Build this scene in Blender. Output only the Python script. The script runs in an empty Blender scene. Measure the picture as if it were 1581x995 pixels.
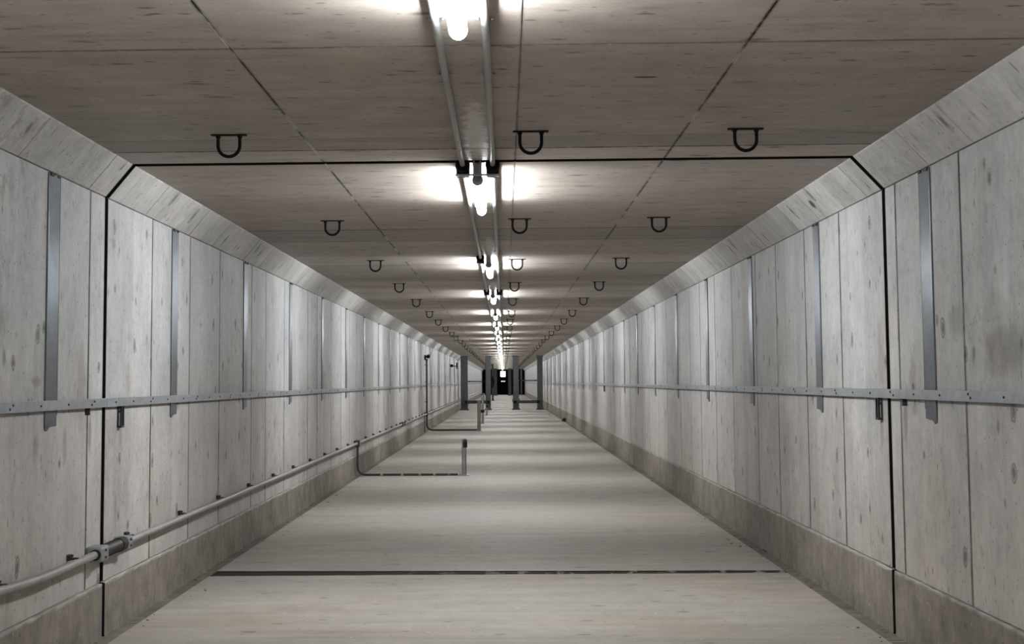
import bpy, bmesh, math, random
from mathutils import Vector, Matrix

random.seed(11)
C = bpy.context.scene.collection
PI = math.pi

# ------------------------------------------------------------------ dimensions
XL, XR = -2.580, 2.449            # wall faces
CL, CR = -2.401, 2.250            # ceiling edges (top of the haunches)
ZC, ZW = 3.027, 2.812             # ceiling, top of the walls
KL, KR = 0.335, 0.393             # plinth heights
Y0, Y1 = -9.0, 124.0
SKEW = -0.0255                    # cross joints run slightly askew
LX = -0.165                       # lamp row


def yskew(x):
    return SKEW * x


# ------------------------------------------------------------------ node helpers
class NT:
    def __init__(self, name):
        self.m = bpy.data.materials.new(name)
        self.m.use_nodes = True
        self.t = self.m.node_tree
        self.t.nodes.clear()
        self.out = self.t.nodes.new('ShaderNodeOutputMaterial')

    def n(self, kind, **kw):
        nd = self.t.nodes.new(kind)
        for k, v in kw.items():
            setattr(nd, k, v)
        return nd

    def put(self, sock, v):
        if hasattr(v, 'is_linked') or isinstance(v, bpy.types.NodeSocket):
            self.t.links.new(v, sock)
        else:
            if isinstance(v, (tuple, list)) and len(v) == 3 and sock.type == 'RGBA':
                v = (*v, 1)
            sock.default_value = v

    def math(self, op, a, b=None, c=None, clamp=False):
        nd = self.n('ShaderNodeMath', operation=op)
        nd.use_clamp = clamp
        self.put(nd.inputs[0], a)
        if b is not None:
            self.put(nd.inputs[1], b)
        if c is not None:
            self.put(nd.inputs[2], c)
        return nd.outputs[0]

    def mix(self, f, a, b, blend='MIX'):
        nd = self.n('ShaderNodeMix', data_type='RGBA', blend_type=blend)
        self.put(nd.inputs[0], f)
        self.put(nd.inputs[6], a)
        self.put(nd.inputs[7], b)
        return nd.outputs[2]

    def smooth(self, v, lo, hi, a=0.0, b=1.0):
        nd = self.n('ShaderNodeMapRange', interpolation_type='SMOOTHSTEP')
        self.put(nd.inputs[0], v)
        for i, q in enumerate((lo, hi, a, b)):
            self.put(nd.inputs[1 + i], q)
        return nd.outputs[0]

    def coords(self):
        return self.n('ShaderNodeTexCoord').outputs['Object']

    def scaled(self, vec, s, loc=(0, 0, 0)):
        nd = self.n('ShaderNodeMapping')
        self.put(nd.inputs[0], vec)
        nd.inputs[1].default_value = loc
        nd.inputs[3].default_value = s
        return nd.outputs[0]

    def noise(self, vec, scale, detail=4, rough=0.55, dist=0.0):
        nd = self.n('ShaderNodeTexNoise')
        self.put(nd.inputs['Vector'], vec)
        nd.inputs['Scale'].default_value = scale
        nd.inputs['Detail'].default_value = detail
        nd.inputs['Roughness'].default_value = rough
        nd.inputs['Distortion'].default_value = dist
        return nd.outputs[0]

    def voro(self, vec, scale, rnd=1.0):
        nd = self.n('ShaderNodeTexVoronoi', feature='F1', voronoi_dimensions='2D')
        self.put(nd.inputs['Vector'], vec)
        nd.inputs['Scale'].default_value = scale
        nd.inputs['Randomness'].default_value = rnd
        sep = self.n('ShaderNodeSeparateColor')
        self.t.links.new(nd.outputs['Color'], sep.inputs[0])
        return nd.outputs['Distance'], sep.outputs[0], sep.outputs[1], sep.outputs[2]

    def yz(self, vec):
        a = self.n('ShaderNodeSeparateXYZ')
        b = self.n('ShaderNodeCombineXYZ')
        self.put(a.inputs[0], vec)
        self.put(b.inputs[0], a.outputs[1])
        self.put(b.inputs[1], a.outputs[2])
        return b.outputs[0]

    def attr(self, name):
        nd = self.n('ShaderNodeAttribute', attribute_name=name)
        return nd.outputs['Fac']

    def finish(self, color, rough, bump=None, strength=0.3, dist=0.004, spec=0.4, metal=0.0):
        b = self.n('ShaderNodeBsdfPrincipled')
        self.put(b.inputs['Base Color'], color)
        self.put(b.inputs['Roughness'], rough)
        self.put(b.inputs['Metallic'], metal)
        self.put(b.inputs['Specular IOR Level'], spec)
        if bump is not None:
            bn = self.n('ShaderNodeBump')
            bn.inputs['Strength'].default_value = strength
            bn.inputs['Distance'].default_value = dist
            self.put(bn.inputs['Height'], bump)
            self.t.links.new(bn.outputs[0], b.inputs['Normal'])
        self.t.links.new(b.outputs[0], self.out.inputs[0])
        return self.m


def spot(T, vec, cy, cz, ry, rz, warp):
    """Soft elliptical stain on a wall (Y, Z), ragged by a noise value."""
    sep = T.n('ShaderNodeSeparateXYZ')
    T.put(sep.inputs[0], vec)
    a = T.math('DIVIDE', T.math('SUBTRACT', sep.outputs[1], cy), ry)
    b = T.math('DIVIDE', T.math('SUBTRACT', sep.outputs[2], cz), rz)
    d = T.math('SQRT', T.math('ADD', T.math('MULTIPLY', a, a), T.math('MULTIPLY', b, b)))
    d = T.math('ADD', d, T.math('MULTIPLY', T.math('SUBTRACT', warp, 0.5), 1.5))
    return T.smooth(d, 1.0, 0.35)


def mat_wall(name, base, spots):
    T = NT(name)
    co = T.coords()
    seam, tint = T.attr('seam'), T.attr('tint')
    big = T.noise(co, 0.9, 5, 0.6)
    mid = T.noise(T.scaled(co, (1, 1, 0.55)), 4.5, 5, 0.62, 0.3)
    streak = T.noise(T.scaled(co, (1, 14, 0.8)), 1.0, 4, 0.6)
    fine = T.noise(co, 90, 3, 0.6)
    grain = T.noise(T.scaled(co, (1, 70, 3.0)), 1.0, 4, 0.6)
    v = T.math('ADD', 1.0, T.math('MULTIPLY', T.math('SUBTRACT', big, 0.5), 0.55))
    v = T.math('ADD', v, T.math('MULTIPLY', T.math('SUBTRACT', mid, 0.5), 0.80))
    grit = T.noise(T.scaled(co, (1, 1, 0.6)), 24, 4, 0.7)
    v = T.math('ADD', v, T.math('MULTIPLY', T.math('SUBTRACT', grit, 0.5), 0.55))
    v = T.math('ADD', v, T.math('MULTIPLY', T.math('SUBTRACT', streak, 0.5), 0.34))
    v = T.math('ADD', v, T.math('MULTIPLY', T.math('SUBTRACT', fine, 0.5), 0.30))
    v = T.math('ADD', v, T.math('MULTIPLY', T.math('SUBTRACT', grain, 0.5), 0.14))
    v = T.math('MULTIPLY', v, T.math('ADD', 0.92, T.math('MULTIPLY', tint, 0.16)))
    col = T.mix(1.0, base, T.n('ShaderNodeCombineColor').outputs[0], 'MULTIPLY')
    comb = col.node.inputs[7].links[0].from_node
    for i in range(3):
        T.put(comb.inputs[i], v)
    # warm mineral tone in blotches, and a warm tint towards the bottom
    warm = T.smooth(T.noise(T.scaled(co, (1, 1, 0.7)), 1.6, 5, 0.65), 0.5, 0.75)
    hs = T.n('ShaderNodeSeparateXYZ')
    T.put(hs.inputs[0], co)
    low_warm = T.smooth(T.math('ADD', hs.outputs[2], T.math('MULTIPLY', T.math('SUBTRACT', big, 0.5), 1.6)), 1.9, 0.7)
    wk = T.math('ADD', T.math('MULTIPLY', warm, 0.28), T.math('MULTIPLY', low_warm, 0.42))
    col = T.mix(wk, col, T.mix(1.0, col, (1.12, 0.96, 0.84), 'MULTIPLY'))
    # knots of the shuttering boards: dark heart, thin dark outline, pale halo
    kco = T.scaled(T.yz(co), (1.0, 0.50, 0))
    kco2 = T.n('ShaderNodeVectorMath', operation='ADD')
    wob = T.n('ShaderNodeTexNoise')
    T.put(wob.inputs['Vector'], co)
    wob.inputs['Scale'].default_value = 9
    sub = T.n('ShaderNodeVectorMath', operation='MULTIPLY_ADD')
    T.put(sub.inputs[0], wob.outputs['Color'])
    sub.inputs[1].default_value = (0.024, 0.024, 0)
    sub.inputs[2].default_value = (-0.012, -0.012, 0)
    T.put(kco2.inputs[0], kco)
    T.put(kco2.inputs[1], sub.outputs[0])
    d, r1, r2, r3 = T.voro(kco2.outputs[0], 5.2)
    rad = T.math('ADD', 0.060, T.math('MULTIPLY', r1, 0.075))
    q = T.math('ADD', T.math('DIVIDE', d, rad), T.math('MULTIPLY', T.math('SUBTRACT', grit, 0.5), 0.7))
    has = T.math('GREATER_THAN', r2, 0.42)
    heart = T.math('MULTIPLY', T.smooth(q, 1.0, 0.35), T.smooth(r3, 0.1, 0.55, 0.25, 1.0))
    ring = T.math('MULTIPLY', T.smooth(q, 0.70, 0.95), T.smooth(q, 1.25, 1.02))
    kn = T.math('MULTIPLY', has, T.math('MAXIMUM', heart, T.math('MULTIPLY', ring, T.smooth(r3, 0.3, 0.75, 0.0, 0.85))))
    col = T.mix(T.math('MULTIPLY', kn, 0.82), col, (0.075, 0.060, 0.048))
    # thin vertical chips
    d, r1, r2, r3 = T.voro(T.scaled(T.yz(co), (1.0, 0.33, 0), (3.1, 1.7, 0)), 9.0)
    ch = T.math('MULTIPLY', T.math('GREATER_THAN', r2, 0.50),
                T.smooth(d, T.math('ADD', 0.035, T.math('MULTIPLY', r1, 0.07)), 0.01))
    ch = T.math('MULTIPLY', ch, T.smooth(r3, 0.1, 0.9, 0.3, 1.0))
    d, r1, r2, r3 = T.voro(T.scaled(T.yz(co), (1.0, 0.22, 0), (7.3, 4.1, 0)), 13.0)
    c2 = T.math('MULTIPLY', T.math('GREATER_THAN', r2, 0.55),
                T.smooth(T.math('ADD', d, T.math('MULTIPLY', T.math('SUBTRACT', mid, 0.5), 0.12)), T.math('ADD', 0.05, T.math('MULTIPLY', r1, 0.08)), 0.02))
    ch = T.math('MAXIMUM', ch, T.math('MULTIPLY', c2, T.smooth(r3, 0.0, 1.0, 0.15, 0.8)))
    col = T.mix(T.math('MULTIPLY', ch, 0.80), col, (0.075, 0.060, 0.048))
    # bug holes
    d, r1, r2, r3 = T.voro(T.scaled(T.yz(co), (1, 0.8, 0), (0.4, 0.9, 0)), 17.0)
    bh = T.math('MULTIPLY', T.math('GREATER_THAN', r2, 0.72),
                T.smooth(d, T.math('ADD', 0.05, T.math('MULTIPLY', r1, 0.08)), 0.03))
    col = T.mix(T.math('MULTIPLY', bh, 0.75), col, (0.07, 0.058, 0.05))
    # dark mottled patches (old water marks)
    wm = T.math('MULTIPLY', T.smooth(T.noise(T.scaled(co, (1, 1, 0.9), (4, 2, 7)), 1.1, 3, 0.5), 0.56, 0.72),
                T.smooth(T.noise(T.scaled(co, (1, 1, 0.7)), 11, 5, 0.7), 0.50, 0.66))
    col = T.mix(T.math('MULTIPLY', wm, 0.55), col, (0.13, 0.105, 0.085))
    # pale lime bloom
    lime = T.math('MULTIPLY', T.smooth(T.noise(T.scaled(co, (1, 1, 0.6), (9, 1, 3)), 1.3, 3, 0.5), 0.55, 0.75),
                  T.smooth(T.noise(T.scaled(co, (1, 1, 0.5), (2, 2, 2)), 8, 4, 0.6), 0.48, 0.75))
    col = T.mix(T.math('MULTIPLY', lime, 0.40), col, (0.62, 0.61, 0.59))
    # dirt drawn into the shutter seams
    sn = T.smooth(T.noise(T.scaled(co, (1, 60, 3.2)), 1.0, 4, 0.6), 0.36, 0.62)
    sd = T.math('MULTIPLY', T.math('POWER', seam, 1.7), T.math('ADD', 0.45, T.math('MULTIPLY', sn, 0.55)))
    col = T.mix(T.math('MULTIPLY', sd, 0.95), col, (0.040, 0.031, 0.024))
    edge = T.attr('edge')
    en = T.smooth(T.noise(T.scaled(co, (1, 1, 1)), 6, 4, 0.7), 0.40, 0.55)
    col = T.mix(T.math('MULTIPLY', T.math('MULTIPLY', edge, en), 0.85), col, (0.66, 0.65, 0.63))
    warp = T.noise(T.scaled(co, (1, 1, 0.5)), 13, 5, 0.65)
    for (cy, cz, ry, rz, rgb, k) in spots:
        col = T.mix(T.math('MULTIPLY', spot(T, co, cy, cz, ry, rz, warp), k), col, rgb)
    h = T.math('ADD', T.math('MULTIPLY', mid, 0.5), T.math('MULTIPLY', fine, 0.35))
    h = T.math('ADD', h, T.math('MULTIPLY', grain, 0.25))
    h = T.math('SUBTRACT', h, T.math('MULTIPLY', T.math('MAXIMUM', kn, T.math('MAXIMUM', ch, bh)), 0.6))
    rough = T.math('ADD', 0.46, T.math('MULTIPLY', mid, 0.24))
    return T.finish(col, rough, h, 0.35, 0.006, 0.5)


def mat_ceiling(name, base):
    T = NT(name)
    co = T.coords()
    seam, tint, cross = T.attr('seam'), T.attr('tint'), T.attr('long')
    big = T.noise(T.scaled(co, (0.5, 1.0, 1)), 1.2, 5, 0.6)
    streak = T.noise(T.scaled(co, (0.7, 9, 1)), 1.0, 5, 0.65, 0.4)
    fine = T.noise(co, 80, 3, 0.6)
    mid = T.noise(T.scaled(co, (0.45, 1, 1)), 9, 5, 0.65)
    v = T.math('ADD', 1.0, T.math('MULTIPLY', T.math('SUBTRACT', big, 0.5), 0.50))
    v = T.math('ADD', v, T.math('MULTIPLY', T.math('SUBTRACT', streak, 0.5), 0.42))
    v = T.math('ADD', v, T.math('MULTIPLY', T.math('SUBTRACT', mid, 0.5), 0.75))
    v = T.math('ADD', v, T.math('MULTIPLY', T.math('SUBTRACT', fine, 0.5), 0.35))
    v = T.math('MULTIPLY', v, T.math('ADD', 0.72, T.math('MULTIPLY', tint, 0.56)))
    comb = T.n('ShaderNodeCombineColor')
    for i in range(3):
        T.put(comb.inputs[i], v)
    col = T.mix(1.0, base, comb.outputs[0], 'MULTIPLY')
    warm = T.smooth(T.noise(T.scaled(co, (0.6, 1, 1)), 2.1, 5, 0.65), 0.5, 0.75)
    col = T.mix(T.math('MULTIPLY', warm, 0.35), col, T.mix(1.0, col, (1.12, 0.94, 0.82), 'MULTIPLY'))
    # dark smears and splinter marks running across the tunnel
    marks = None
    for sc, an, th, r0, k, off in ((5.0, 0.30, 0.40, 0.08, 0.95, 0.0), (10.0, 0.30, 0.45, 0.09, 0.9, 2.3), (19.0, 0.45, 0.60, 0.08, 0.95, 5.1)):
        wv = T.n('ShaderNodeTexNoise')
        T.put(wv.inputs['Vector'], co)
        wv.inputs['Scale'].default_value = sc * 2.2
        ma = T.n('ShaderNodeVectorMath', operation='MULTIPLY_ADD')
        T.put(ma.inputs[0], wv.outputs['Color'])
        ma.inputs[1].default_value = (0.10 / sc, 0.22 / sc, 0)
        T.put(ma.inputs[2], T.scaled(co, (an, 1, 0), (off, off * 0.7, 0)))
        d, r1, r2, r3 = T.voro(ma.outputs[0], sc)
        m = T.math('MULTIPLY', T.math('GREATER_THAN', r2, th),
                   T.smooth(d, T.math('ADD', r0, T.math('MULTIPLY', r1, 0.09)), 0.015))
        m = T.math('MULTIPLY', m, T.smooth(r3, 0.0, 1.0, 0.25, k))
        marks = m if marks is None else T.math('MAXIMUM', marks, m)
    col = T.mix(T.math('MULTIPLY', marks, 0.85), col, (0.045, 0.040, 0.035))
    # soot-like long bands
    band = T.smooth(T.noise(T.scaled(co, (0.35, 5.0, 1), (3, 1, 0)), 1.0, 5, 0.7, 0.5), 0.56, 0.74)
    col = T.mix(T.math('MULTIPLY', band, 0.48), col, (0.08, 0.070, 0.060))
    # pale scuffs
    pale = T.math('MULTIPLY', T.smooth(T.noise(T.scaled(co, (0.5, 5, 1), (7, 3, 0)), 2.0, 5, 0.7), 0.60, 0.74), 0.30)
    col = T.mix(pale, col, (0.50, 0.48, 0.45))
    # seams: partly black with dirt, partly white with lime
    sel = T.smooth(T.noise(co, 1.9, 3, 0.6), 0.48, 0.60)
    scol = T.mix(T.math('MULTIPLY', sel, T.math('MULTIPLY', cross, 1.0)), (0.028, 0.024, 0.020), (0.62, 0.60, 0.57))
    sn = T.smooth(T.noise(co, 23, 4, 0.6), 0.30, 0.58)
    sd = T.math('MULTIPLY', T.math('POWER', T.math('MAXIMUM', seam, cross), 1.5), T.math('ADD', 0.35, T.math('MULTIPLY', sn, 0.65)))
    col = T.mix(T.math('MULTIPLY', sd, 0.95), col, scol)
    # one gouge in the soffit
    sep = T.n('ShaderNodeSeparateXYZ')
    T.put(sep.inputs[0], co)
    gx = T.math('DIVIDE', T.math('SUBTRACT', sep.outputs[0], 0.680), 0.058)
    gy = T.math('DIVIDE', T.math('SUBTRACT', sep.outputs[1], 4.81), 0.016)
    gd = T.math('SQRT', T.math('ADD', T.math('MULTIPLY', gx, gx), T.math('MULTIPLY', gy, gy)))
    col = T.mix(T.smooth(T.math('ADD', gd, T.math('MULTIPLY', T.math('SUBTRACT', mid, 0.5), 1.2)), 1.1, 0.7), col, (0.035, 0.03, 0.026))
    # lamp glow painted pale onto the soffit, just before the nearer lamps
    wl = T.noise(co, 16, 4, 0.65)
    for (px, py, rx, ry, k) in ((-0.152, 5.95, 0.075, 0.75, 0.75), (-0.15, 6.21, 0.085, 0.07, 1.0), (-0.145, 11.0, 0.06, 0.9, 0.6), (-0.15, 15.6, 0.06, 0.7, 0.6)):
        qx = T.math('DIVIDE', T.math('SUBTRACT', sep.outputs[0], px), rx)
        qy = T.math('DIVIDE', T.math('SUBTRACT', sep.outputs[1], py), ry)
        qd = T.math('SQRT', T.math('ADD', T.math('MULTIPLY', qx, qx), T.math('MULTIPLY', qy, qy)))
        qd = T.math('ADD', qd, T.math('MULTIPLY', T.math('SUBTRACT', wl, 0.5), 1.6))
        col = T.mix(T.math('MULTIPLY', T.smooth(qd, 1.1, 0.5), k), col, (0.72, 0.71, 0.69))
    h = T.math('ADD', T.math('MULTIPLY', streak, 0.6), T.math('MULTIPLY', fine, 0.3))
    h = T.math('ADD', h, T.math('MULTIPLY', mid, 0.5))
    h = T.math('SUBTRACT', h, T.math('MULTIPLY', marks, 0.5))
    return T.finish(col, T.math('ADD', 0.46, T.math('MULTIPLY', mid, 0.22)), h, 0.38, 0.006, 0.42)


def mat_floor(name, base):
    T = NT(name)
    co = T.coords()
    big = T.noise(T.scaled(co, (0.6, 1.0, 1)), 0.7, 5, 0.6)
    streak = T.noise(T.scaled(co, (0.5, 3.6, 1)), 1.0, 6, 0.62, 0.8)
    streak2 = T.noise(T.scaled(co, (0.9, 11, 1)), 1.0, 4, 0.6, 0.4)
    mid = T.noise(co, 7, 5, 0.65)
    fine = T.noise(co, 110, 3, 0.6)
    v = T.math('ADD', 1.0, T.math('MULTIPLY', T.math('SUBTRACT', big, 0.5), 0.35))
    v = T.math('ADD', v, T.math('MULTIPLY', T.math('SUBTRACT', streak, 0.5), 0.60))
    v = T.math('ADD', v, T.math('MULTIPLY', T.math('SUBTRACT', streak2, 0.5), 0.42))
    v = T.math('ADD', v, T.math('MULTIPLY', T.math('SUBTRACT', mid, 0.5), 0.38))
    v = T.math('ADD', v, T.math('MULTIPLY', T.math('SUBTRACT', fine, 0.5), 0.24))
    comb = T.n('ShaderNodeCombineColor')
    for i in range(3):
        T.put(comb.inputs[i], v)
    col = T.mix(1.0, base, comb.outputs[0], 'MULTIPLY')
    ye = T.smooth(T.noise(T.scaled(co, (0.7, 1.3, 1), (5, 5, 0)), 0.9, 4, 0.6), 0.48, 0.70)
    col = T.mix(T.math('MULTIPLY', ye, 0.60), col, T.mix(1.0, col, (0.90, 0.85, 0.72), 'MULTIPLY'))
    # dark scuffs and chips
    d, r1, r2, r3 = T.voro(T.scaled(co, (0.34, 1, 0)), 4.2)
    mk = T.math('MULTIPLY', T.math('GREATER_THAN', r2, 0.40),
                T.smooth(T.math('ADD', d, T.math('MULTIPLY', T.math('SUBTRACT', mid, 0.5), 0.20)),
                         T.math('ADD', 0.04, T.math('MULTIPLY', r1, 0.09)), 0.0))
    col = T.mix(T.math('MULTIPLY', mk, 0.65), col, (0.10, 0.085, 0.07))
    d, r1, r2, r3 = T.voro(T.scaled(co, (0.6, 1, 0), (3, 1, 0)), 8.5)
    ck = T.math('MULTIPLY', T.math('GREATER_THAN', r2, 0.60), T.smooth(d, T.math('ADD', 0.04, T.math('MULTIPLY', r1, 0.05)), 0.015))
    ccol = T.mix(T.math('GREATER_THAN', r3, 0.82), (0.06, 0.05, 0.043), (0.66, 0.64, 0.60))
    col = T.mix(T.math('MULTIPLY', ck, 0.75), col, ccol)
    h = T.math('ADD', T.math('MULTIPLY', streak2, 0.6), T.math('MULTIPLY', fine, 0.4))
    h = T.math('ADD', h, T.math('MULTIPLY', mid, 0.4))
    return T.finish(col, T.math('ADD', 0.50, T.math('MULTIPLY', streak, 0.26)), h, 0.22, 0.005, 0.3)


def mat_plinth(name, base):
    T = NT(name)
    co = T.coords()
    edge = T.attr('edge')
    seam = T.attr('seam')
    big = T.noise(T.scaled(co, (1, 1, 1)), 2.2, 5, 0.62)
    streak = T.noise(T.scaled(co, (1, 16, 1.6)), 1.0, 5, 0.65, 0.6)
    mid = T.noise(T.scaled(co, (1, 1, 0.7)), 11, 5, 0.68)
    fine = T.noise(co, 85, 3, 0.6)
    v = T.math('ADD', 1.0, T.math('MULTIPLY', T.math('SUBTRACT', big, 0.5), 1.35))
    v = T.math('ADD', v, T.math('MULTIPLY', T.math('SUBTRACT', streak, 0.5), 0.60))
    v = T.math('ADD', v, T.math('MULTIPLY', T.math('SUBTRACT', mid, 0.5), 1.10))
    v = T.math('ADD', v, T.math('MULTIPLY', T.math('SUBTRACT', fine, 0.5), 0.28))
    comb = T.n('ShaderNodeCombineColor')
    for i in range(3):
        T.put(comb.inputs[i], v)
    col = T.mix(1.0, base, comb.outputs[0], 'MULTIPLY')
    d, r1, r2, r3 = T.voro(T.scaled(T.yz(co), (1, 0.6, 0)), 10)
    mk = T.math('MULTIPLY', T.math('GREATER_THAN', r2, 0.62), T.smooth(d, T.math('ADD', 0.06, T.math('MULTIPLY', r1, 0.10)), 0.02))
    col = T.mix(T.math('MULTIPLY', mk, 0.65), col, (0.07, 0.058, 0.048))
    d, r1, r2, r3 = T.voro(T.scaled(T.yz(co), (1, 0.7, 0), (2, 5, 0)), 14)
    wk = T.math('MULTIPLY', T.math('GREATER_THAN', r2, 0.86), T.smooth(d, T.math('ADD', 0.04, T.math('MULTIPLY', r1, 0.07)), 0.02))
    col = T.mix(T.math('MULTIPLY', wk, 0.6), col, (0.50, 0.48, 0.44))
    col = T.mix(T.math('MULTIPLY', edge, 0.85), col, (0.55, 0.53, 0.50))
    col = T.mix(T.math('MULTIPLY', T.math('POWER', seam, 1.5), 0.8), col, (0.05, 0.042, 0.035))
    h = T.math('ADD', T.math('MULTIPLY', mid, 0.8), T.math('MULTIPLY', fine, 0.4))
    h = T.math('ADD', h, T.math('MULTIPLY', streak, 0.4))
    return T.finish(col, 0.8, h, 0.5, 0.010, 0.3)


def mat_metal(name, base, rough=0.38, metal=0.85, var=0.35, scale=30, rust=0.0, spec=0.5):
    T = NT(name)
    co = T.coords()
    a = T.noise(co, scale, 4, 0.65)
    b = T.noise(co, scale * 0.22, 4, 0.6)
    v = T.math('ADD', 1.0, T.math('MULTIPLY', T.math('SUBTRACT', a, 0.5), var * 2))
    v = T.math('ADD', v, T.math('MULTIPLY', T.math('SUBTRACT', b, 0.5), var * 2))
    comb = T.n('ShaderNodeCombineColor')
    for i in range(3):
        T.put(comb.inputs[i], v)
    col = T.mix(1.0, base, comb.outputs[0], 'MULTIPLY')
    met = metal
    if rust:
        r = T.smooth(T.noise(co, scale * 0.5, 5, 0.7), 0.58, 0.70)
        col = T.mix(T.math('MULTIPLY', r, rust), col, (0.10, 0.055, 0.032))
    rg = T.math('ADD', rough - 0.1, T.math('MULTIPLY', b, 0.25))
    return T.finish(col, rg, a, 0.08, 0.002, spec, met)


def mat_plain(name, base, rough=0.7, var=0.25, scale=40, spec=0.3):
    T = NT(name)
    co = T.coords()
    a = T.noise(co, scale, 4, 0.6)
    v = T.math('ADD', 1.0, T.math('MULTIPLY', T.math('SUBTRACT', a, 0.5), var * 2))
    comb = T.n('ShaderNodeCombineColor')
    for i in range(3):
        T.put(comb.inputs[i], v)
    col = T.mix(1.0, base, comb.outputs[0], 'MULTIPLY')
    return T.finish(col, rough, a, 0.15, 0.003, spec)


def mat_filler(name):
    """Perished joint filler: black mastic with crumbs of concrete in it."""
    T = NT(name)
    co = T.coords()
    f = T.smooth(T.noise(T.scaled(co, (1.6, 1, 1)), 3.3, 4, 0.6), 0.52, 0.60)
    sep = T.n('ShaderNodeSeparateXYZ')
    T.put(sep.inputs[0], co)
    more = T.smooth(sep.outputs[0], -1.5, 1.2)
    g = T.noise(co, 30, 4, 0.6)
    col = T.mix(T.math('MULTIPLY', T.math('MULTIPLY', f, more), 0.8), T.mix(g, (0.010, 0.009, 0.008), (0.038, 0.034, 0.030)), (0.30, 0.28, 0.25))
    return T.finish(col, 0.85, g, 0.3, 0.004, 0.25)


def mat_emit(name, rgb, s):
    T = NT(name)
    e = T.n('ShaderNodeEmission')
    e.inputs[0].default_value = (*rgb, 1)
    e.inputs[1].default_value = s
    T.t.links.new(e.outputs[0], T.out.inputs[0])
    return T.m


RUST = (0.20, 0.125, 0.080)
DRIP = (0.105, 0.088, 0.072)
M = {}
M['wall_l'] = mat_wall('board_marked_concrete', (0.365, 0.360, 0.352), [
    (6.36, 1.66, 0.07, 0.28, RUST, 0.32), (6.50, 1.30, 0.030, 0.17, DRIP, 0.55),
    (7.02, 1.32, 0.035, 0.20, DRIP, 0.40), (7.15, 1.62, 0.06, 0.16, RUST, 0.28),
    (6.86, 2.53, 0.055, 0.06, (0.14, 0.12, 0.105), 0.55), (5.75, 1.25, 0.05, 0.14, DRIP, 0.35), (6.13, 1.25, 0.04, 0.15, DRIP, 0.35),
    (5.75, 1.62, 0.09, 0.04, DRIP, 0.5), (6.95, 0.74, 0.03, 0.16, DRIP, 0.35), (5.2, 1.90, 0.30, 0.20, DRIP, 0.35)])
M['wall_r'] = mat_wall('board_marked_concrete_pale', (0.355, 0.348, 0.337), [
    (6.72, 1.72, 0.085, 0.28, RUST, 0.36), (6.20, 1.62, 0.075, 0.14, RUST, 0.45), (6.20, 1.54, 0.03, 0.04, (0.03, 0.025, 0.02), 0.7),
    (6.33, 1.33, 0.045, 0.17, DRIP, 0.55), (6.74, 1.24, 0.04, 0.14, DRIP, 0.40), (6.18, 1.42, 0.06, 0.06, RUST, 0.4),
    (5.02, 1.74, 0.32, 0.16, DRIP, 0.50), (5.55, 1.92, 0.16, 0.12, DRIP, 0.35), (25.2, 1.66, 0.3, 0.10, DRIP, 0.45)])
M['haunch'] = mat_wall('haunch_concrete', (0.375, 0.362, 0.345), [])
M['haunch_chipped'] = mat_wall('haunch_concrete_with_chip', (0.375, 0.362, 0.345), [(7.78, 2.92, 0.050, 0.036, (0.02, 0.018, 0.015), 0.95)])
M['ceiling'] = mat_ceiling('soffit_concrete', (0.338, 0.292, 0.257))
M['floor'] = mat_floor('floor_concrete', (0.335, 0.302, 0.272))
M['gutter'] = mat_plinth('gutter_dirt', (0.150, 0.130, 0.108))
M['plinth'] = mat_plinth('plinth_concrete', (0.202, 0.176, 0.150))
M['filler'] = mat_filler('joint_filler')
M['black'] = mat_plain('black_sealant', (0.010, 0.009, 0.008), 0.9)
M['galv'] = mat_metal('galvanised_steel', (0.36, 0.375, 0.39), 0.42, 0.75, 0.30, 26)
M['strap'] = mat_metal('dull_zinc_strap', (0.17, 0.185, 0.205), 0.32, 0.85, 0.28, 14, 0.25)
M['pipe'] = mat_metal('grey_conduit', (0.34, 0.33, 0.31), 0.42, 0.55, 0.22, 22, 0.15)
M['iron'] = mat_plain('black_iron', (0.006, 0.0055, 0.005), 0.8, 0.3, 60, 0.15)
M['dark'] = mat_metal('dark_steel', (0.055, 0.052, 0.048), 0.5, 0.5, 0.3, 30, 0.2)
M['column'] = mat_metal('painted_column_steel', (0.082, 0.084, 0.087), 0.55, 0.25, 0.25, 3, 0.3)
M['rubber'] = mat_plain('black_rubber', (0.016, 0.015, 0.014), 0.55, 0.3, 50, 0.4)
M['void'] = mat_plain('unlit_tunnel_black', (0.006, 0.006, 0.006), 0.9, 0.3, 3, 0.1)  # near-black colour for the darkness of the unlit tunnel
M['lens'] = mat_emit('glowing_tube', (0.92, 0.97, 1.0), 45.0)
M['sign'] = mat_emit('glowing_panel', (0.95, 0.98, 1.0), 9.0)
M['dim'] = mat_emit('dim_glowing_strip', (0.95, 0.97, 1.0), 0.5)
M['cap'] = mat_plain('grey_plastic_cap', (0.20, 0.20, 0.195), 0.5, 0.2, 30, 0.4)
M['crumb'] = mat_plain('concrete_crumbs', (0.20, 0.18, 0.15), 0.9, 0.8, 25, 0.2)


# ------------------------------------------------------------------ mesh helpers
def link(name, bm, mats, parent=None, smooth=False, loc=None):
    me = bpy.data.meshes.new(name)
    bm.normal_update()
    bm.to_mesh(me)
    bm.free()
    for m in (mats if isinstance(mats, (list, tuple)) else [mats]):
        me.materials.append(m)
    if smooth:
        for p in me.polygons:
            p.use_smooth = True
        try:
            me.set_sharp_from_angle(angle=math.radians(40))
        except Exception:
            pass
    o = bpy.data.objects.new(name, me)
    C.objects.link(o)
    if parent is not None:
        o.parent = parent
    if loc is not None:
        o.location = loc
    return o


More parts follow.
